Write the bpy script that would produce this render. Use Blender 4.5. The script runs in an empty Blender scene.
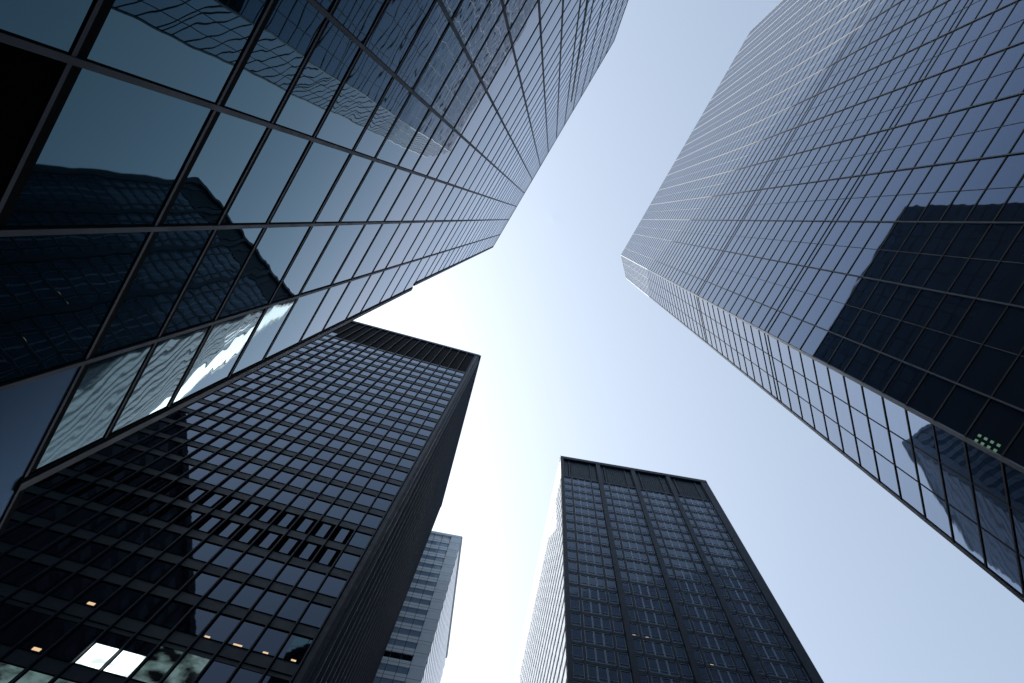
import bpy, math, random
R = math.radians
random.seed(7)
C = bpy.context.scene.collection
S = bpy.context.scene

# ---------------------------------------------------------------- camera
W, H, F = 1024., 683., 846.
CX, CY = 512., 341.5
EYE = 1.6
def _n(v):
    l = math.sqrt(sum(a*a for a in v)); return [a/l for a in v]
def _d(a, b): return sum(x*y for x, y in zip(a, b))
def _x(a, b): return [a[1]*b[2]-a[2]*b[1], a[2]*b[0]-a[0]*b[2], a[0]*b[1]-a[1]*b[0]]
ZD = _n([552.5-CX, 218.5-CY, F])                  # the zenith, in image axes
EX = _n([1-ZD[0]*ZD[0], -ZD[0]*ZD[1], -ZD[0]*ZD[2]])
EY = _x(ZD, EX)
cam = bpy.data.cameras.new('camera'); camo = bpy.data.objects.new('camera', cam); C.objects.link(camo)
from mathutils import Matrix
right = (EX[0], EY[0], ZD[0]); down = (EX[1], EY[1], ZD[1]); fwd = (EX[2], EY[2], ZD[2])
camo.matrix_world = Matrix(((right[0], -down[0], -fwd[0], 0), (right[1], -down[1], -fwd[1], 0),
                            (right[2], -down[2], -fwd[2], EYE), (0, 0, 0, 1)))
cam.sensor_width = 36; cam.lens = F*36/W; cam.clip_end = 6000; cam.clip_start = .05
S.camera = camo
def project(x, y, z):
    z -= EYE
    v = [x*EX[i]+y*EY[i]+z*ZD[i] for i in range(3)]
    if v[2] <= .01: return None
    return CX+F*v[0]/v[2], CY+F*v[1]/v[2]

# ---------------------------------------------------------------- light
SUN = _n([-.917, .399, 1.03])
world = bpy.data.worlds.new("World"); S.world = world; world.use_nodes = True
wn = world.node_tree
sky = wn.nodes.new('ShaderNodeTexSky'); sky.sky_type = 'NISHITA'; sky.sun_disc = False
sky.sun_elevation = math.asin(SUN[2]); sky.sun_rotation = math.atan2(SUN[0], SUN[1])
sky.air_density = 1.0; sky.dust_density = 4.0; sky.ozone_density = 1.0; sky.altitude = 50
hs = wn.nodes.new('ShaderNodeHueSaturation'); hs.inputs['Saturation'].default_value = .6
wn.links.new(sky.outputs[0], hs.inputs['Color'])
wb = wn.nodes.new('ShaderNodeMix'); wb.data_type = 'RGBA'; wb.blend_type = 'MULTIPLY'; wb.inputs[0].default_value = 1
wb.inputs[7].default_value = (.945, 1.02, 1.035, 1)          # a cool, slightly green haze
wn.links.new(hs.outputs[0], wb.inputs[6]); wn.links.new(wb.outputs[2], wn.nodes['Background'].inputs[0])
wn.nodes['Background'].inputs[1].default_value = .15
sl = bpy.data.lights.new('sun', 'SUN'); slo = bpy.data.objects.new('sun', sl); C.objects.link(slo)
sl.energy = 5; sl.angle = R(.5); sl.color = (1, .96, .9)
from mathutils import Vector
slo.rotation_euler = Vector(SUN).to_track_quat('Z', 'Y').to_euler()
vs = S.view_settings
S.display_settings.display_device = 'sRGB'
vs.view_transform = 'Standard'; vs.look = 'None'; vs.exposure = 1.02; vs.gamma = 1; vs.use_curve_mapping = False

# ---------------------------------------------------------------- materials
def mat(name, col, rough=.5, metal=0., ior=1.5, tint=None, wave=0., wscale=.8, dirt=0., emit=None, estr=0., wave2=0., glow=None):
    m = bpy.data.materials.new(name); m.use_nodes = True
    nt = m.node_tree; N = nt.nodes; L = nt.links; b = N['Principled BSDF']
    b.inputs['Base Color'].default_value = (*col, 1)
    b.inputs['Roughness'].default_value = rough; b.inputs['Metallic'].default_value = metal
    b.inputs['IOR'].default_value = ior
    if tint: b.inputs['Specular Tint'].default_value = (*tint, 1)
    if emit:
        b.inputs['Emission Color'].default_value = (*emit, 1); b.inputs['Emission Strength'].default_value = estr
    tc = N.new('ShaderNodeTexCoord')
    if emit and glow:
        g = N.new('ShaderNodeTexNoise'); g.inputs['Scale'].default_value = .9; g.inputs['Detail'].default_value = 3
        L.new(tc.outputs['Object'], g.inputs['Vector'])
        gr = N.new('ShaderNodeMapRange'); gr.inputs[1].default_value = .42; gr.inputs[2].default_value = .66
        gr.inputs[3].default_value = estr*glow[0]; gr.inputs[4].default_value = estr*glow[1]
        L.new(g.outputs['Fac'], gr.inputs[0]); L.new(gr.outputs[0], b.inputs['Emission Strength'])
    if dirt:
        nz = N.new('ShaderNodeTexNoise'); nz.inputs['Scale'].default_value = .35; nz.inputs['Detail'].default_value = 6
        L.new(tc.outputs['Object'], nz.inputs['Vector'])
        rp = N.new('ShaderNodeMapRange'); rp.inputs[3].default_value = 1-dirt; rp.inputs[4].default_value = 1+dirt
        L.new(nz.outputs['Fac'], rp.inputs[0])
        mx = N.new('ShaderNodeMix'); mx.data_type = 'RGBA'; mx.blend_type = 'MULTIPLY'; mx.inputs[0].default_value = 1
        mx.inputs[6].default_value = (*col, 1); L.new(rp.outputs[0], mx.inputs[7]); L.new(mx.outputs[2], b.inputs['Base Color'])
        n2 = N.new('ShaderNodeTexNoise'); n2.inputs['Scale'].default_value = 1.7; n2.inputs['Detail'].default_value = 4
        L.new(tc.outputs['Object'], n2.inputs['Vector'])
        r2 = N.new('ShaderNodeMapRange'); r2.inputs[3].default_value = rough*.8; r2.inputs[4].default_value = rough*1.25+.005
        L.new(n2.outputs['Fac'], r2.inputs[0]); L.new(r2.outputs[0], b.inputs['Roughness'])
    if wave:
        nz = N.new('ShaderNodeTexNoise'); nz.inputs['Scale'].default_value = wscale; nz.inputs['Detail'].default_value = 1.5
        nz.inputs['Roughness'].default_value = .4
        L.new(tc.outputs['Object'], nz.inputs['Vector'])
        bp = N.new('ShaderNodeBump'); bp.inputs['Strength'].default_value = 1; bp.inputs['Distance'].default_value = wave
        L.new(nz.outputs['Fac'], bp.inputs['Height']); out = bp
        if wave2:
            n3 = N.new('ShaderNodeTexNoise'); n3.inputs['Scale'].default_value = wscale*.22; n3.inputs['Detail'].default_value = 0
            L.new(tc.outputs['Object'], n3.inputs['Vector'])
            b2 = N.new('ShaderNodeBump'); b2.inputs['Strength'].default_value = 1; b2.inputs['Distance'].default_value = wave2
            L.new(n3.outputs['Fac'], b2.inputs['Height']); L.new(bp.outputs[0], b2.inputs['Normal']); out = b2
        L.new(out.outputs[0], b.inputs['Normal'])
    return m
def glass(name, body, face, graze, ior=1.6, rough=.015, wave=.003, wscale=.8, wave2=.0):
    """coated facade glass: a dark tinted body under a mirror whose strength follows Fresnel"""
    m = mat(name, body, rough, wave=wave, wscale=wscale, wave2=wave2)
    nt = m.node_tree; N = nt.nodes; L = nt.links; b = N['Principled BSDF']
    nrm = b.inputs['Normal'].links[0].from_socket if b.inputs['Normal'].links else None
    df = N.new('ShaderNodeBsdfDiffuse'); df.inputs[0].default_value = (*body, 1)
    gl = N.new('ShaderNodeBsdfGlossy'); gl.inputs['Roughness'].default_value = rough
    fr = N.new('ShaderNodeFresnel'); fr.inputs[0].default_value = ior
    mx = N.new('ShaderNodeMix'); mx.data_type = 'RGBA'; mx.inputs[6].default_value = (*face, 1); mx.inputs[7].default_value = (*graze, 1)
    k = N.new('ShaderNodeMath'); k.operation = 'MULTIPLY'; k.use_clamp = True; k.inputs[1].default_value = 2.1
    L.new(fr.outputs[0], k.inputs[0]); L.new(k.outputs[0], mx.inputs[0]); L.new(mx.outputs[2], gl.inputs[0])
    ms = N.new('ShaderNodeMixShader'); L.new(fr.outputs[0], ms.inputs[0]); L.new(df.outputs[0], ms.inputs[1]); L.new(gl.outputs[0], ms.inputs[2])
    if nrm: L.new(nrm, gl.inputs['Normal'])
    L.new(ms.outputs[0], N['Material Output'].inputs[0]); N.remove(b)
    return m
M = dict(
    teal_glass=glass('teal_glass', (.0005, .0035, .006), (.34, .8, .98), (.86, .91, 1), 1.72, .01, .0035, .9, .005),
    blue_glass=glass('blue_glass', (.033, .041, .053), (.26, .52, .98), (.88, .92, 1), 1.74, .02, .003, .8, .005),
    black_tower_glass=glass('black_tower_glass', (.004, .006, .012), (.56, .74, .98), (.72, .81, .95), 1.5, .03, .003, .8),
    grey_tower_glass=glass('grey_tower_glass', (.01, .014, .02), (.6, .76, .98), (.7, .82, 1), 1.45, .05, .001, .8),
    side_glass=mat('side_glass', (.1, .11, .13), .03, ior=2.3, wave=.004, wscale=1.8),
    far_glass=glass('far_glass', (.22, .32, .44), (.7, .85, 1), (.85, .93, 1), 1.3, .06, .002, .8),  # body colour raised to paint the distance haze into the panes
    black=mat('black_reveal', (.004, .004, .005), .6, ior=1.05),
    black_panel=mat('black_panel', (.003, .003, .004), .85, ior=1.02),
    frame_metal=mat('frame_metal', (.006, .01, .02), .5, .0, ior=1.28, dirt=.15),
    canted_glass=glass('canted_glass', (.003, .008, .016), (.25, .45, .75), (.5, .7, 1), 1.5, .3, 0, 1),
    alu=mat('pale_aluminium', (.15, .16, .17), .35, .55, dirt=.1),
    dark_metal=mat('dark_painted_steel', (.004, .012, .026), .5, .0, ior=1.3, dirt=.2),
    spandrel=mat('dark_spandrel_panel', (.007, .02, .03), .5, ior=1.3, dirt=.2),
    grey_steel=mat('charcoal_steel', (.006, .016, .03), .55, ior=1.3, dirt=.2),
    pale_frame=mat('grey_window_frame', (.2, .26, .33), .4, .0),
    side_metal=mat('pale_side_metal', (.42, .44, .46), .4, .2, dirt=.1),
    concrete=mat('pale_concrete', (.36, .37, .39), .75, dirt=.12),
    far_panel=mat('pale_hazed_cladding', (.6, .7, .8), .5, dirt=.12),  # pale cladding lightened further: distance haze is painted into the colour
    roof=mat('roof_gravel', (.2, .2, .2), .9, dirt=.2),
    stone=mat('dark_stone', (.035, .035, .04), .8, dirt=.3),
    stone_glass=mat('stone_tower_glass', (.012, .012, .016), .1, ior=1.3),
    black_tower_glass_dull=glass('black_tower_glass_dull', (.005, .008, .014), (.54, .72, .96), (.69, .78, .92), 1.48, .04, .003, .8),  # slightly duller tone of the same glass, picked at random per pane
    black_tower_glass_clear=glass('black_tower_glass_clear', (.003, .005, .01), (.58, .75, 1), (.76, .84, .96), 1.52, .02, .003, .8),
    teal_glass_dull=glass('teal_glass_dull', (.001, .005, .008), (.34, .78, .96), (.8, .88, .98), 1.66, .02, .0035, .9, .005),
    crown_panel=mat('crown_panel', (.022, .034, .046), .6, ior=1.3, dirt=.2),
    glint_white=mat('sun_glint_glow', (.1, .1, .1), .2, emit=(.86, 1, 1), estr=1.3, glow=(.35, 1)),  # the sun's mirror image in the panes, put in as emission
    glint_dim=mat('dim_glint_glow', (.01, .015, .015), .08, emit=(.35, .55, .55), estr=.16, glow=(0, 1)),  # greenish glow around that sun glint, also put in as emission
    lit_warm=mat('warm_lamp', (.1, .1, .1), .4, emit=(1, .68, .4), estr=.42),
    lit_green=mat('green_lamp', (.1, .1, .1), .4, emit=(.5, 1, .6), estr=.08),
)

# ---------------------------------------------------------------- helpers
class B:
    """collects boxes, in the frame of its building, into one mesh"""
    def __init__(self): self.v = []; self.f = []; self.mi = []
    def hexa(self, c, mi=0):
        k = len(self.v); self.v += c
        e = [[c[j][i]-c[0][i] for i in range(3)] for j in (1, 3, 4)]; det = _d(_x(e[0], e[1]), e[2])   # keeps the faces outward
        for q in ((0, 3, 2, 1), (4, 5, 6, 7), (0, 1, 5, 4), (1, 2, 6, 5), (2, 3, 7, 6), (3, 0, 4, 7)):
            self.f.append([k+i for i in (q if det > 0 else q[::-1])]); self.mi.append(mi)
    def link(self, name, mats, parent=None, loc=None):
        me = bpy.data.meshes.new(name); me.from_pydata(self.v, [], self.f)
        for m in (mats if isinstance(mats, (list, tuple)) else [mats]): me.materials.append(M[m])
        me.polygons.foreach_set('material_index', self.mi); me.update()
        o = bpy.data.objects.new(name, me); C.objects.link(o)
        if parent: o.parent = parent
        if loc: o.location = loc
        return o
class Wall:
    """one upright wall: p0 to p1 in plan (world metres), outward side o"""
    def __init__(self, base, p0, p1, outward):
        self.base = base; self.p0 = p0
        dx, dy = p1[0]-p0[0], p1[1]-p0[1]; self.len = math.hypot(dx, dy); self.u = (dx/self.len, dy/self.len)
        o = (self.u[1], -self.u[0])
        if o[0]*outward[0]+o[1]*outward[1] < 0: o = (-o[0], -o[1])
        self.o = o
    def pt(self, a, o, z):
        return (self.p0[0]+self.u[0]*a+self.o[0]*o-self.base[0], self.p0[1]+self.u[1]*a+self.o[1]*o-self.base[1], z)
    def box(self, b, a0, a1, o0, o1, z0, z1, mi=0, tilt=0., skew=0.):
        p = self.pt; r = (lambda: random.uniform(-tilt, tilt)) if tilt else (lambda: 0.)
        # a pane leans a hair off its plane: the corners stay one flat face
        ra, rz = r(), r()
        c = [p(a0, o0, z0), p(a1, o0, z0), p(a1, o1+ra, z0), p(a0, o1-ra+skew, z0),
             p(a0, o0, z1), p(a1, o0, z1), p(a1, o1+ra+rz, z1), p(a0, o1-ra+rz+skew, z1)]
        b.hexa(c, mi)
    def score(self, a0, a1, z0, z1, o=0.):
        """pixels the rectangle covers in the frame"""
        tot = 0; n = 6; pts = {}
        q = self.pt(a0, o, z0); cx, cy = q[0]+self.base[0], q[1]+self.base[1]
        if -(cx*self.o[0]+cy*self.o[1]) <= 0: return 0
        for i in range(n+1):
            for j in range(n+1):
                q = self.pt(a0+(a1-a0)*i/n, o, z0+(z1-z0)*j/n)
                pts[i, j] = project(q[0]+self.base[0], q[1]+self.base[1], q[2])
        for i in range(n):
            for j in range(n):
                a, b_, c, d = pts[i, j], pts[i+1, j], pts[i+1, j+1], pts[i, j+1]
                if None in (a, b_, c, d): continue
                mx, my = (a[0]+c[0])/2, (a[1]+c[1])/2
                if 0 <= mx < W and 0 <= my < H:
                    tot += abs((c[0]-a[0])*(d[1]-b_[1])-(c[1]-a[1])*(d[0]-b_[0]))/2
        return tot
class Building:
    def __init__(self, name, base, label, cat):
        self.root = bpy.data.objects.new(name, None); C.objects.link(self.root)
        self.root.location = (base[0], base[1], 0); self.base = base
        self.root['label'] = label; self.root['category'] = cat
        self.items = {}                                   # name -> [(score, builder, mats, label, subs)]
    def add(self, name, score, build, mats, label=None, subs=()):
        self.items.setdefault(name, []).append((score, build, mats, label, subs))
    def finish(self, cap=100):
        for name, L in self.items.items():
            L.sort(key=lambda q: (-(q[3] is not None), -q[0]))
            rest = {}
            for k, (sc, build, mats, label, subs) in enumerate(L):
                if k < cap and (sc > 0 or label or len(L) <= 8):
                    b = B(); build(b); o = b.link(name, mats, self.root)
                    if label: o['label'] = label
                    for sn, sb, sm in subs:
                        b2 = B(); sb(b2); b2.link(sn, sm, o)
                else:
                    key = (name, mats if isinstance(mats, str) else tuple(mats)); rest.setdefault(name, {}).setdefault(key[1], []).append((build, subs))
            # everything past the cap: one part, its materials as slots
            for nm, groups in rest.items():
                b = B(); slots = []; sb_all = {}
                for mk, builds in groups.items():
                    ms = [mk] if isinstance(mk, str) else list(mk); off = len(slots); slots += ms
                    for build, subs in builds:
                        k0 = len(b.mi); build(b)
                        if off: b.mi[k0:] = [i+off for i in b.mi[k0:]]
                        for sn, sb, sm in subs: sb_all.setdefault((sn, sm), []).append(sb)
                o = b.link(nm, slots, self.root); o['kind'] = 'stuff'
                for (sn, sm), l in sb_all.items():
                    b2 = B()
                    for sb in l: sb(b2)
                    b2.link(sn, sm, o)['kind'] = 'stuff'
def prism(poly, z0, z1, base):
    b = B(); n = len(poly)
    if sum(poly[i][0]*poly[(i+1) % n][1]-poly[(i+1) % n][0]*poly[i][1] for i in range(n)) < 0: poly = poly[::-1]
    b.v = [(x-base[0], y-base[1], z0) for x, y in poly]+[(x-base[0], y-base[1], z1) for x, y in poly]
    b.f = [list(range(n))[::-1], list(range(n, 2*n))]+[[i, (i+1) % n, n+(i+1) % n, n+i] for i in range(n)]
    b.mi = [0]*len(b.f)
    return b
def shrink(poly, d):
    cx = sum(p[0] for p in poly)/len(poly); cy = sum(p[1] for p in poly)/len(poly)
    out = []
    for x, y in poly:
        l = math.hypot(x-cx, y-cy); out.append((x-(x-cx)/l*d, y-(y-cy)/l*d))
    return out
def dirv(deg): return (math.cos(R(deg)), math.sin(R(deg)))
T = dirv(119.2); NN = (T[1], -T[0])                     # the street runs along T; NN points across it, to the right
def st(n, t): return (NN[0]*n+T[0]*t, NN[1]*n+T[1]*t)

# ---------------------------------------------------------------- ground
def sheet(name, x0, x1, y0, y1, z, m):
    b = B(); b.v = [(x0, y0, z), (x1, y0, z), (x1, y1, z), (x0, y1, z)]; b.f = [[0, 1, 2, 3]]; b.mi = [0]
    o = b.link(name, m); o['kind'] = 'structure'; return o
M['paving'] = mat('paving', (.13, .14, .15), .8, dirt=.2); M['asphalt'] = mat('asphalt', (.05, .05, .052), .9, dirt=.3)
sheet('ground', -3000, 3000, -3000, 3000, 0, 'paving')
def strip(name, n0, n1, t0, t1, z0, z1, m):
    b = prism([st(n0, t0), st(n1, t0), st(n1, t1), st(n0, t1)], z0, z1, (0, 0)); o = b.link(name, m); o['kind'] = 'structure'
strip('road', 4.2, 10.2, -300, 300, .002, .006, 'asphalt')
strip('kerb', 4.0, 4.2, -300, 300, -.1, .13, 'concrete'); strip('kerb', 10.2, 10.4, -300, 300, -.1, .13, 'concrete')

# ================================================================ the teal glass block, close by on the left
TS, NS = T, NN
T = dirv(120.75); NN = (T[1], -T[0])                     # this block stands a little askew to the street
D1 = 4.0; TOP1 = 92.8+EYE
bA = st(-9.5, -7)
teal = Building('glass_office_block', bA, 'near teal glass block filling the upper left, with thick grey frames and large panes', 'office building')
zl = [0, 2.4, 4.6, 6.92, 9.9, 11.8, 13.86, 16.6, 18.65, 21.43, 23.67, 26.42, 28.55, 31.65, 33.96, 36.94, 39.5]
while zl[-1] < 91: zl.append(zl[-1]+(2.2 if len(zl) % 2 == 0 else 2.85))
zl = [z+EYE if z > 0 else 0.2 for z in zl if z < 92]+[TOP1-.3]
tl = [.9-1.665*j for j in range(0, 13)]
tl = [2.51, 4.38]+tl
tl = sorted(tl)                                          # from far end to near end
T_FAR = tl[0]-.02
def end_t(z): return 7.05 if z < 11.7 else (6.24 if z < 40.3 else 5.99)
# core, in three lifts because the corner steps back as it rises
for i, (z0, z1, e) in enumerate(((0, 11.4, 7.0), (11.4, 41.1, 6.19), (41.1, TOP1, 5.94))):
    poly = [st(-D1-.06, T_FAR), st(-D1-.06, e), st(-15, e-.5), st(-15, T_FAR)]
    prism(poly, z0, z1, bA).link('core_wall', 'black', teal.root)
wf = Wall(bA, st(-D1, 0), st(-D1, 1), NN)               # a = t
VARIANTS = {'black_tower_glass': ('black_tower_glass',)*5+('black_tower_glass_dull',)*2+('black_tower_glass_clear',)*2,
            'teal_glass': ('teal_glass',)*3+('teal_glass_dull',)}
def pane(bld, wall, a0, a1, z0, z1, m, tilt, name='window', label=None, subs=(), o0=-.05, o1=0., skew=0.):
    m = random.choice(VARIANTS[m]) if m in VARIANTS else m
    def build(b, wall=wall, a0=a0, a1=a1, z0=z0, z1=z1): wall.box(b, a0, a1, o0, o1, z0, z1, 0, tilt, skew)
    bld.add(name, wall.score(a0, a1, z0, z1), build, m, label, subs)
def bar(bld, name, wall, boxes, mats, score=None, label=None):
    """boxes: (a0,a1,o0,o1,z0,z1,slot)"""
    def build(b, wall=wall, boxes=boxes):
        for q in boxes: wall.box(b, *q)
    if score is None: score = sum(wall.score(q[0], q[1], q[4], q[5], q[3]) for q in boxes)
    bld.add(name, score, build, mats, label)
for i in range(len(zl)-1):
    z0, z1 = zl[i], zl[i+1]; e = end_t(z0+.3)
    cols = tl+[e]
    for j in range(len(cols)-1):
        a0, a1 = cols[j], cols[j+1]
        if j == 12 and abs(z1-8.52) < .1:
            pane(teal, wf, a0+.05, a1-.05, z0, z1, 'black_panel', 0, 'louver_panel'); continue
        pane(teal, wf, a0+.01, a1-.01, z0+.01, z1-.01, 'teal_glass' if not (j == 14 and z0 < 11) else 'canted_glass', .002)
    e = end_t(z0)
    k = 1 if z0 < 12 else .8
    bar(teal, 'transom', wf, [(T_FAR, e, -.02, .017, z0-.05*k, z0+.02, 0), (T_FAR, e, -.02, .005, z0+.02, z0+.19*k, 1)], ['frame_metal', 'black'])
for t in tl:
    bar(teal, 'mullion', wf, [(t-.032, t+.032, -.02, .03, 0, TOP1-.1, 0), (t-.05, t-.032, -.02, .009, 0, TOP1-.1, 1)], ['frame_metal', 'black'])
# extra half mullions in one bay of the upper floors
for z0, z1 in zip(zl[17:32], zl[18:33]):
    for j in (5, ):
        a = (tl[j]+tl[j+1])/2; bar(teal, 'short_mullion', wf, [(a-.04, a+.04, -.02, .05, z0, z1, 0)], ['frame_metal'])
for z0, z1, e in ((0, 11.4, 7.05), (11.4, 41.1, 6.24), (41.1, TOP1, 5.99)):
    bar(teal, 'corner_post', wf, [(e-.1, e+.03, -.3, .04, z0, z1+.02, 0), (e-.16, e-.1, -.02, .02, z0, z1, 1)], ['frame_metal', 'black'])
bar(teal, 'parapet', wf, [(T_FAR-.05, 6.01, -.3, .03, TOP1-.28, TOP1+.1, 0)], ['frame_metal'])
# end wall and the others: plain glass with bars
for p0, p1, ow, L in ((st(-D1-.1, 5.96), st(-15, 5.6), T, 1), (st(-D1, T_FAR), st(-15, T_FAR), (-T[0], -T[1]), 1), (st(-15.02, T_FAR), st(-15.02, 5.5), (-NN[0], -NN[1]), 1)):
    w = Wall(bA, p0, p1, ow); n = int(w.len/1.7); dw = w.len/n
    for i in range(9, len(zl)-1):
        for j in range(n): pane(teal, w, j*dw+.04, j*dw+dw-.04, zl[i]+.04, zl[i+1]-.04, 'teal_glass', .001, o0=.01, o1=.05)
prism([st(-D1-.4, T_FAR+.3), st(-D1-.4, 5.6), st(-14.6, 5.2), st(-14.6, T_FAR+.3)], TOP1, TOP1+.05, bA).link('roof', 'roof', teal.root)
teal.finish()

T, NN = TS, NS
# ================================================================ the tall chamfered blue glass tower on the right
D2 = 14.2; TOP2 = 155.9+EYE
bB = st(39, -23.5)
blue = Building('chamfered_glass_tower', bB, 'tall blue mirrored tower at right with a chamfered corner and thin pale mullions', 'skyscraper')
plan2 = [(14.2, -.35), (17.11, 2.80), (60, 2.80), (63.5, -.45), (63.5, -45.2), (60, -48.6), (17.7, -48.6), (14.2, -45.2)]
pp = [st(*p) for p in plan2]
prism(shrink(pp, .12), 0, TOP2-.3, bB).link('core_wall', 'dark_metal', blue.root)
prism(shrink(pp, .6), TOP2-.3, TOP2-.2, bB).link('roof', 'roof', blue.root)
zs = [TOP2]
while zs[-1] > 3: zs.append(zs[-1]-2.17)
zs = sorted(zs)
zz = sorted(zs+[min(zs, key=lambda z: abs(z-v))+.78 for v in (50.2, 74.6)])
def glass_skin(bld, wall, a_list, zz, m, strong, weak, fm, tm, tz=.048, tilt=.0012, tso=.03):
    for i in range(len(zz)-1):
        for j in range(len(a_list)-1):
            if bld is blue and wall is wm and j == 0 and zz[i] <= 25.6 < zz[i+1]:
                pane(bld, wall, a_list[j]+.008, a_list[j+1]-.008, zz[i]+.008, zz[i+1]-.008, m, tilt, o0=-.08, o1=0., label='pane with a block of green ceiling lights', subs=[('lamp_or_glint_panel', green, 'lit_green')]); continue
            pane(bld, wall, a_list[j]+.008, a_list[j+1]-.008, zz[i]+.008, zz[i+1]-.008, m, tilt, o0=-.08, o1=0.)
    for z in zz: bar(bld, 'transom', wall, [(a_list[0], a_list[-1], -.02, tso, z-tz, z+tz, 0)], [tm])
    for k, a in enumerate(a_list):
        hw, po = strong if k % 2 == 1 else weak
        if a in (a_list[0], a_list[-1]): hw, po = (.05, .035)
        bar(bld, 'mullion', wall, [(a-hw, a+hw, -.02, po, zz[0], zz[-1], 0)], [fm])
M['fin_metal'] = mat('fin_aluminium', (.17, .18, .2), .5, .0, ior=1.25, dirt=.08)
M['thin_frame'] = mat('thin_dark_frame', (.016, .02, .027), .5, .0, ior=1.3)
def green(b):
    for i in range(4):
        for j in range(2): wm.box(b, .07+j*.17, .15+j*.17, -.02, .012, 25.5+i*.36, 25.66+i*.36)
wm = Wall(bB, st(14.2, -.35), st(14.2, -45.2), (-NN[0], -NN[1]))
al = [0]+[1.45+1.487*k for k in range(29)]+[wm.len]
glass_skin(blue, wm, al, zz, 'blue_glass', (.028, .06), (.012, .02), 'fin_metal', 'thin_frame')
def vsub(a, b): return (a[0]-b[0], a[1]-b[1])
def outw(p0, p1, c):
    mx, my = (p0[0]+p1[0])/2, (p0[1]+p1[1])/2; return (mx-c[0], my-c[1])
for k in range(8):
    if k == 7: continue
    p0, p1 = pp[k], pp[k+1]
    w = Wall(bB, p0, p1, outw(p0, p1, bB)); n = max(3, round(w.len/1.5)); dw = w.len/n
    if k == 0: glass_skin(blue, w, [dw*j for j in range(n+1)], zz, 'blue_glass', (.022, .015), (.022, .015), 'thin_frame', 'thin_frame')
    elif k in (1, 6, 5, 2, 3, 4): glass_skin(blue, w, [w.len*j/max(3, round(w.len/3)) for j in range(max(3, round(w.len/3))+1)], zz[::2]+[zz[-1]], 'blue_glass', (.05, .05), (.05, .05), 'thin_frame', 'thin_frame', tilt=0)
for k in range(8):
    p = pp[k]; q = (p[0]-bB[0], p[1]-bB[1]); b = B(); r = .06
    b.hexa([(q[0]+dx*r, q[1]+dy*r, z) for z in (0, TOP2) for dx, dy in ((-1, -1), (1, -1), (1, 1), (-1, 1))]); b.link('corner_post', 'alu', blue.root)
blue.finish()

# ================================================================ the black tower, lower left
A3 = 14.9; D3 = 27.3; TOP3 = 152.4+EYE
w3 = dirv(A3); m3 = (w3[1], -w3[0])                      # m3 points at the camera side
def p3(a, d): return (w3[0]*a-m3[0]*d, w3[1]*a-m3[1]*d)   # a along the front, d away from the camera
RT3 = -6.3; LF3 = -69.5; DP3 = 29.6
bC = p3((RT3+LF3)/2, D3+DP3/2)
blk = Building('black_office_tower', bC, 'black steel tower at lower left with dense grid of grey windows and dark top band', 'skyscraper')
poly = [p3(RT3, D3), p3(RT3, D3+DP3), p3(LF3, D3+DP3), p3(LF3, D3)]
prism(shrink(poly, .3), 0, TOP3-1, bC).link('core_wall', 'black', blk.root)
prism(shrink(poly, 1.2), TOP3-1, TOP3-.9, bC).link('roof', 'roof', blk.root)
f3 = Wall(bC, p3(RT3, D3), p3(LF3, D3), m3)              # a runs left from the right corner
s3 = Wall(bC, p3(RT3, D3), p3(RT3, D3+DP3), w3)
b3 = Wall(bC, p3(RT3, D3+DP3), p3(LF3, D3+DP3), (-m3[0], -m3[1]))
l3 = Wall(bC, p3(LF3, D3), p3(LF3, D3+DP3), (-w3[0], -w3[1]))
FL = 4.13; Z0 = 42.2+EYE                                 # underside of one beam
floors = [Z0+FL*k-(.97 if k < 0 else 0) for k in range(-10, 23)]
CROWN = 135.2+EYE
lights = {}
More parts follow.
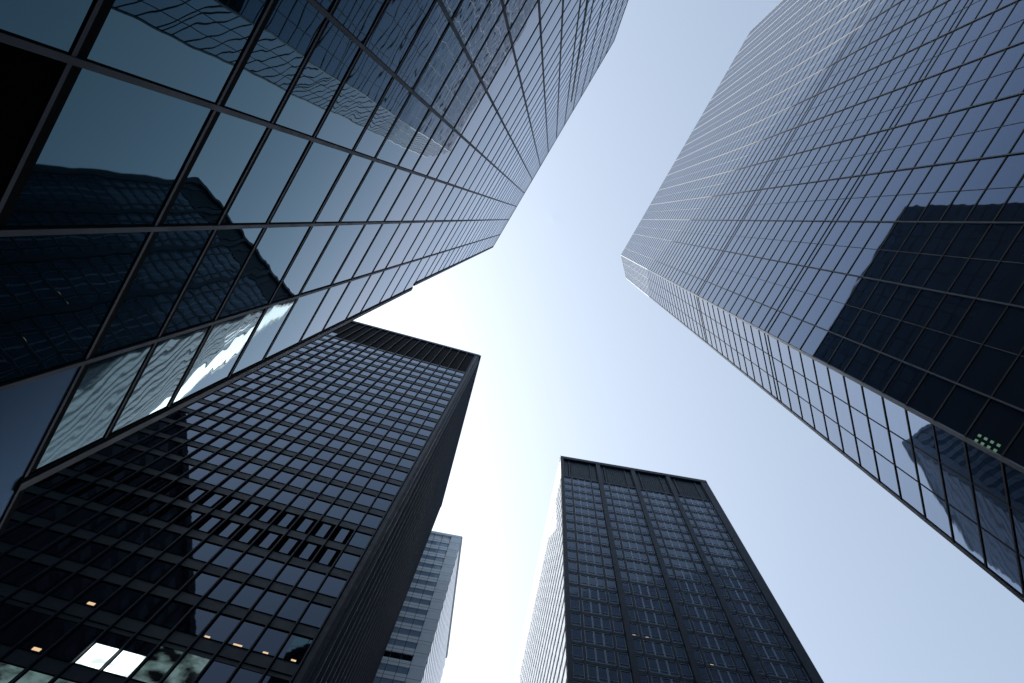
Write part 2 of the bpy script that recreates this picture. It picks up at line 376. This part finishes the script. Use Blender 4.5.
def tower_face(w, first, bay, front=False, near=True):
    n = int((w.len-2*first)/bay); bay = (w.len-2*first)/n
    for zi, z in enumerate(floors):
        k = zi-10
        bar(blk, 'spandrel', w, [(first-.1, w.len-first+.1, -.2, -.04, z-(.45 if k == 0 else 0), z+1.3, 0), (first-.1, w.len-first+.1, -.2, .0, z-.02, z+.03, 1), (first-.1, w.len-first+.1, -.2, .0, z+1.27, z+1.32, 1)], ['spandrel', 'black'])
        z0, z1 = z+1.3, z+FL+(.52 if k == -1 else 0)
        if z1 > CROWN+1: 
            if not front: continue
        for j in range(n):
            a0, a1 = first+j*bay, first+(j+1)*bay
            if z1 > CROWN-.5 and (not front or a1 < 23): continue
            if z1 > TOP3-2: continue
            mm, lab, subs = 'black_tower_glass', None, []
            if front and k in (3, 4) and j > 0:
                bar(blk, 'louver_panel', w, [(a0, a0+.42, -.3, -.12, z0, z1, 0), (a1-.42, a1, -.3, -.12, z0, z1, 0)], ['black_panel'])
                pane(blk, w, a0+.42, a1-.42, z0+.15, z1-.15, mm, .001, o0=-.3, o1=-.08); continue
            if front:
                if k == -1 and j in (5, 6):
                    lab = 'window with a painted-in white sun glint'
                    subs = [('lamp_or_glint_panel', (lambda b, a0=a0, a1=a1, z0=z0, z1=z1: w.box(b, a0+.08, a1-.08, -.1, -.045, z0+.03, z0+(z1-z0)*.62)), 'glint_white')]  # glowing panel in place of the reflected sun; no lamp behind this pane
                elif k == -1 and j in (4, 3): mm, lab = 'glint_dim', 'window with painted-in greenish glow of the sun glint'
                elif k == -2 and 3 <= j <= 9: mm, lab = 'glint_dim', 'window with painted-in greenish glow of the sun glint'
                if (k, j) in {(0, 0), (0, 1), (0, 2), (0, 3)}:
                    q = {0: (.35, .28), 1: (.5, .3), 2: (.55, .5), 3: (.95, .3)}[j]
                    subs = [('lamp_or_glint_panel', (lambda b, a0=a0, z0=z0, q=q: w.box(b, a0+q[0], a0+q[0]+q[1], -.1, -.045, z0+.12, z0+.27)), 'lit_warm')]
                if (k, j) in {(0, 8), (0, 12), (-1, 8)}:
                    subs = [('lamp_or_glint_panel', (lambda b, a0=a0, z0=z0: w.box(b, a0+.4, a0+.8, -.1, -.045, z0+.2, z0+.45)), 'lit_warm')]
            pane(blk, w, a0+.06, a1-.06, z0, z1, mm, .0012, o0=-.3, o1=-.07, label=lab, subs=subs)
    for j in range(n+1):
        a = first+j*bay
        bar(blk, 'mullion', w, [(a-.035, a+.035, -.1, .15 if front else .28, 4, TOP3-1.2, 0), (a-.09, a+.09, -.2, -.02, 4, TOP3-1.2, 1)], ['dark_metal', 'black'])
    bar(blk, 'louver_band', w, [(first, w.len-first if not front else 23+first*0+.2, -.3, -.15, CROWN, TOP3-1.2, 0)], ['black_panel'])
    bar(blk, 'parapet', w, [(0, w.len, -.3, .08 if w is not s3 else .29, TOP3-1.2, TOP3, 0)], ['dark_metal'])
    bar(blk, 'corner_panel', w, [(0, first-.1, -.3, .0, 0, TOP3-1.2, 0)], ['dark_metal'])
    bar(blk, 'corner_panel', w, [(w.len-first+.1, w.len, -.3, .0, 0, TOP3-1.2, 0)], ['dark_metal'])
tower_face(f3, .75, 1.45, True)
tower_face(s3, .6, 1.45)
tower_face(b3, .75, 2.9); tower_face(l3, .6, 2.9)
blk.finish()

# ================================================================ the charcoal tower, bottom centre
A4 = 9.2; D4 = 39.5; TOP4 = 140+EYE
w4 = dirv(A4); m4 = (w4[1], -w4[0])
def p4(a, d): return (w4[0]*a-m4[0]*d, w4[1]*a-m4[1]*d)
LF4 = 8.0; RT4 = 33.0
sd = dirv(101.0)                                        # its left side recedes this way
c0 = p4(LF4, D4); c1 = p4(RT4, D4)
c3 = (c0[0]+sd[0]*40, c0[1]+sd[1]*40); c2 = (c1[0]+sd[0]*40, c1[1]+sd[1]*40)
bD = ((c0[0]+c2[0])/2, (c0[1]+c2[1])/2)
gry = Building('charcoal_office_tower', bD, 'charcoal tower at bottom centre with four window bays and a bright left side', 'skyscraper')
poly = [c0, c1, c2, c3]
prism(shrink(poly, .35), 0, TOP4-.8, bD).link('core_wall', 'black', gry.root)
prism(shrink(poly, 1.2), TOP4-.8, TOP4-.7, bD).link('roof', 'roof', gry.root)
f4 = Wall(bD, c0, c1, m4); s4 = Wall(bD, c0, c3, (-w4[0], -w4[1])); r4 = Wall(bD, c1, c2, w4); k4 = Wall(bD, c3, c2, sd)
RH = 3.31; CB = 129.6+EYE
rows = [CB-RH*(k+1) for k in range(38)]
def frames(w, a0, a1, z0, z1, o=-.06, t=.065):
    def f(b):
        w.box(b, a0, a1, o-.06, o+.02, z0, z0+t); w.box(b, a0, a1, o-.06, o+.02, z1-t, z1)
        w.box(b, a0, a0+t, o-.06, o+.022, z0+t, z1-t); w.box(b, a1-t, a1, o-.06, o+.022, z0+t, z1-t)
        w.box(b, a0+t, a1-t, o-.06, o+.01, z0+.55, z0+.55+t*.7)
    return f
bayw = (f4.len-.6-.75)/4
for ri, z in enumerate(rows):
    bar(gry, 'spandrel', f4, [(0, f4.len, -.3, -.02, z-.2, z+.3, 0)], ['grey_steel'])
    for bi in range(4):
        x0 = .55+bi*(bayw+.03)
        spec = [(0, 1.1), (1.38, 2.33), (2.36, 3.31), (3.34, 4.29), (4.55, 5.6)]
        for wi, (q0, q1) in enumerate(spec):
            a0, a1 = x0+q0*bayw/6.1, x0+q1*bayw/6.1
            lab = None; mm = 'grey_tower_glass'; subs = [('frame', frames(f4, a0, a1, z+.36, z+RH-.28), 'pale_frame')]
            if (ri, bi, wi) == (20, 0, 2) or (ri, bi, wi) == (19, 0, 2):
                pass
            if (ri, bi, wi) in {(19, 0, 1)}:
                subs.append(('lamp_or_glint_panel', (lambda b, a0=a0, z=z: f4.box(b, a0+.35, a0+.8, -.1, -.05, z+.45, z+.75)), 'lit_warm')); lab = 'window with a warm lamp showing'
            if (ri, bi, wi) in {(17, 0, 3), (14, 1, 0), (14, 1, 1), (17, 1, 3), (15, 2, 1), (19, 2, 2), (19, 3, 0)}:
                subs.append(('lamp_or_glint_panel', (lambda b, a0=a0, z=z: f4.box(b, a0+.35, a0+.65, -.1, -.05, z+.42, z+.54)), 'lit_warm'))
            pane(gry, f4, a0, a1, z+.36, z+RH-.28, mm, .0012, o0=-.3, o1=-.09, label=lab, subs=subs)
for bi in range(5):
    a0 = 0 if bi == 0 else .55+bi*(bayw+.03)-.5+0.03
    a1 = .52 if bi == 0 else (a0+.66 if bi < 4 else f4.len)
    bar(gry, 'column', f4, [(a0, a1, -.3, .28, 3, TOP4-.9, 0)], ['grey_steel'])
for bi in range(4):
    x0 = .55+bi*(bayw+.03)
    for q in (1.24, 4.42):
        a = x0+q*bayw/6.1; bar(gry, 'mullion', f4, [(a-.11, a+.11, -.3, .06, 3, CB, 0)], ['grey_steel'])
    # plant-room panels in the crown
    for q0, q1 in ((.1, .75), (1.2, 4.4), (4.75, 5.5)):
        a0, a1 = x0+q0*bayw/6.1, x0+q1*bayw/6.1
        bar(gry, 'louver_panel', f4, [(a0, a1, -.24, -.15, CB+.5, TOP4-1.2, 0)], ['crown_panel'])
        if q1-q0 > 2:
            for i in range(9):
                a = a0+(a1-a0)*(i+.5)/9; bar(gry, 'louver_blade', f4, [(a-.05, a+.05, -.15, -.08, CB+.5, TOP4-1.2, 0)], ['grey_steel'])
    for q in (0, .95, 4.55, 5.7):
        a = x0+q*bayw/6.1; bar(gry, 'crown_post', f4, [(a-.12, a+.12, -.6, .02, CB+.1, TOP4-1.2, 0)], ['grey_steel'])
bar(gry, 'crown_beam', f4, [(0, f4.len, -.7, .05, CB-.1, CB+.5, 0)], ['grey_steel'])
bar(gry, 'parapet', f4, [(0, f4.len, -.8, .32, TOP4-1.2, TOP4, 0)], ['grey_steel'])
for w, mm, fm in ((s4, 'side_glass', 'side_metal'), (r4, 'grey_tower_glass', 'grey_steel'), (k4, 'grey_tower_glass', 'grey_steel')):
    n = int(w.len/1.5); dw = w.len/n
    for z in rows:
        bar(gry, 'spandrel', w, [(.3, w.len, -.3, 0, z-.3, z+.5, 0)], [fm])
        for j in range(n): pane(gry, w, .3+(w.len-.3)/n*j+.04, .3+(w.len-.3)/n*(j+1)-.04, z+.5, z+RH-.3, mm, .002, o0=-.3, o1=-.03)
    bar(gry, 'crown_panel', w, [(.3, w.len, -.3, .01, CB, TOP4-1.2, 0)], [fm])
    bar(gry, 'parapet', w, [(0, w.len, -.5, .08, TOP4-1.2, TOP4, 0)], ['grey_steel'])
    for j in range(0, n, 4):
        if w is s4: break
        a = .3+(w.len-.3)/n*j
        bar(gry, 'column', w, [(a-.05, a+.3, -.2, .1, 3, TOP4, 0)], ['grey_steel'])
gry.finish()

# ================================================================ the pale banded tower far behind
TOP5 = 145+EYE; SC = 145/185
w5 = dirv(10.); k5 = (-.1095*145, .3911*145); bk = (-.1299*145, .5481*145)
def p5(a, d): 
    l = math.hypot(bk[0]-k5[0], bk[1]-k5[1]); v = ((bk[0]-k5[0])/l, (bk[1]-k5[1])/l)
    return (k5[0]-w5[0]*a+v[0]*d, k5[1]-w5[1]*a+v[1]*d)
bE = p5(18, 11)
pal = Building('banded_office_tower', bE, 'distant pale grey tower with blue window bands, partly hidden behind the black tower', 'skyscraper')
poly = [p5(0, 0), p5(0, 23), p5(36, 23), p5(36, 0)]
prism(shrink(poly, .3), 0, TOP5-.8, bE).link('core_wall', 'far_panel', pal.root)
prism(shrink(poly, 1.2), TOP5-.8, TOP5-.7, bE).link('roof', 'roof', pal.root)
f5 = Wall(bE, p5(0, 0), p5(36, 0), (w5[1], -w5[0])); s5 = Wall(bE, p5(0, 0), p5(0, 23), w5)
FH = 4.06*SC; CW = 1.85*SC; C0 = 2.4*SC
for k in range(44):
    z = TOP5-5.6*SC-FH*k
    dark = k == 12
    if z < 3: break
    for j in range(20):
        a0 = C0+j*CW
        if a0 > 34: break
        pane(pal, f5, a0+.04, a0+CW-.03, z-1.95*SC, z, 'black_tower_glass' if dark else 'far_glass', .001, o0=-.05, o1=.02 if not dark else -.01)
    bar(pal, 'cladding_band', f5, [(0, 36, -.1, .1, z+.02, z+FH-2*SC, 0)], ['far_panel'])
    bar(pal, 'cladding_joint', f5, [(0, 36, .0, .11, z+FH/4, z+FH/4+.05, 0)], ['thin_frame'])
    bar(pal, 'cladding_band', s5, [(0, 23, -.1, .03, z+.02, z+FH-2.95*SC, 0)], ['concrete'])
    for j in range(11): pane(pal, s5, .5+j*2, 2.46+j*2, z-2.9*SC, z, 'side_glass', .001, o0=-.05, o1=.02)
bar(pal, 'corner_panel', f5, [(0, C0-.08, -.1, .08, 0, TOP5, 0)], ['far_panel'])
for j in range(20): bar(pal, 'mullion', f5, [(C0+j*CW-.03, C0+j*CW+.03, 0, .12, 3, TOP5-.5, 0)], ['thin_frame'])
bar(pal, 'parapet', f5, [(0, 36, -.3, .13, TOP5-1, TOP5, 0)], ['far_panel'])
bar(pal, 'parapet', s5, [(0, 23, -.3, .13, TOP5-1, TOP5, 0)], ['concrete'])
pal.finish()

# ================================================================ dark stone tower behind the teal block, seen in the black tower's windows
TOP6 = 110+EYE
bF = st(-53, 8)
stn = Building('stone_office_tower', bF, 'dark stone tower seen as a reflection in the lower left windows of the black tower', 'office building')
poly = [st(-36.6, 40), st(-36.6, -22), st(-70, -22), st(-70, 40)]
prism(poly, 0, TOP6, bF).link('core_wall', 'stone', stn.root)
for p0, p1, ow in ((st(-36.6, 40), st(-36.6, -22), NN), (st(-36.6, 40), st(-70, 40), T)):
    w = Wall(bF, p0, p1, ow); n = int(w.len/3.1)
    for z in [4+3.9*k for k in range(27)]:
        for j in range(n):
            a = 1.2+j*3.1; pane(stn, w, a, a+1.5, z, z+2.2, 'stone_glass', .001, o0=.005, o1=.03)
    for j in range(n+1): bar(stn, 'pier', w, [(max(0, j*3.1-.3), j*3.1+.4, -.1, .4, 0, TOP6, 0)], ['stone'])
    bar(stn, 'cornice', w, [(0, w.len, -.2, .8, TOP6-1.5, TOP6+.3, 0)], ['stone'])
stn.finish()
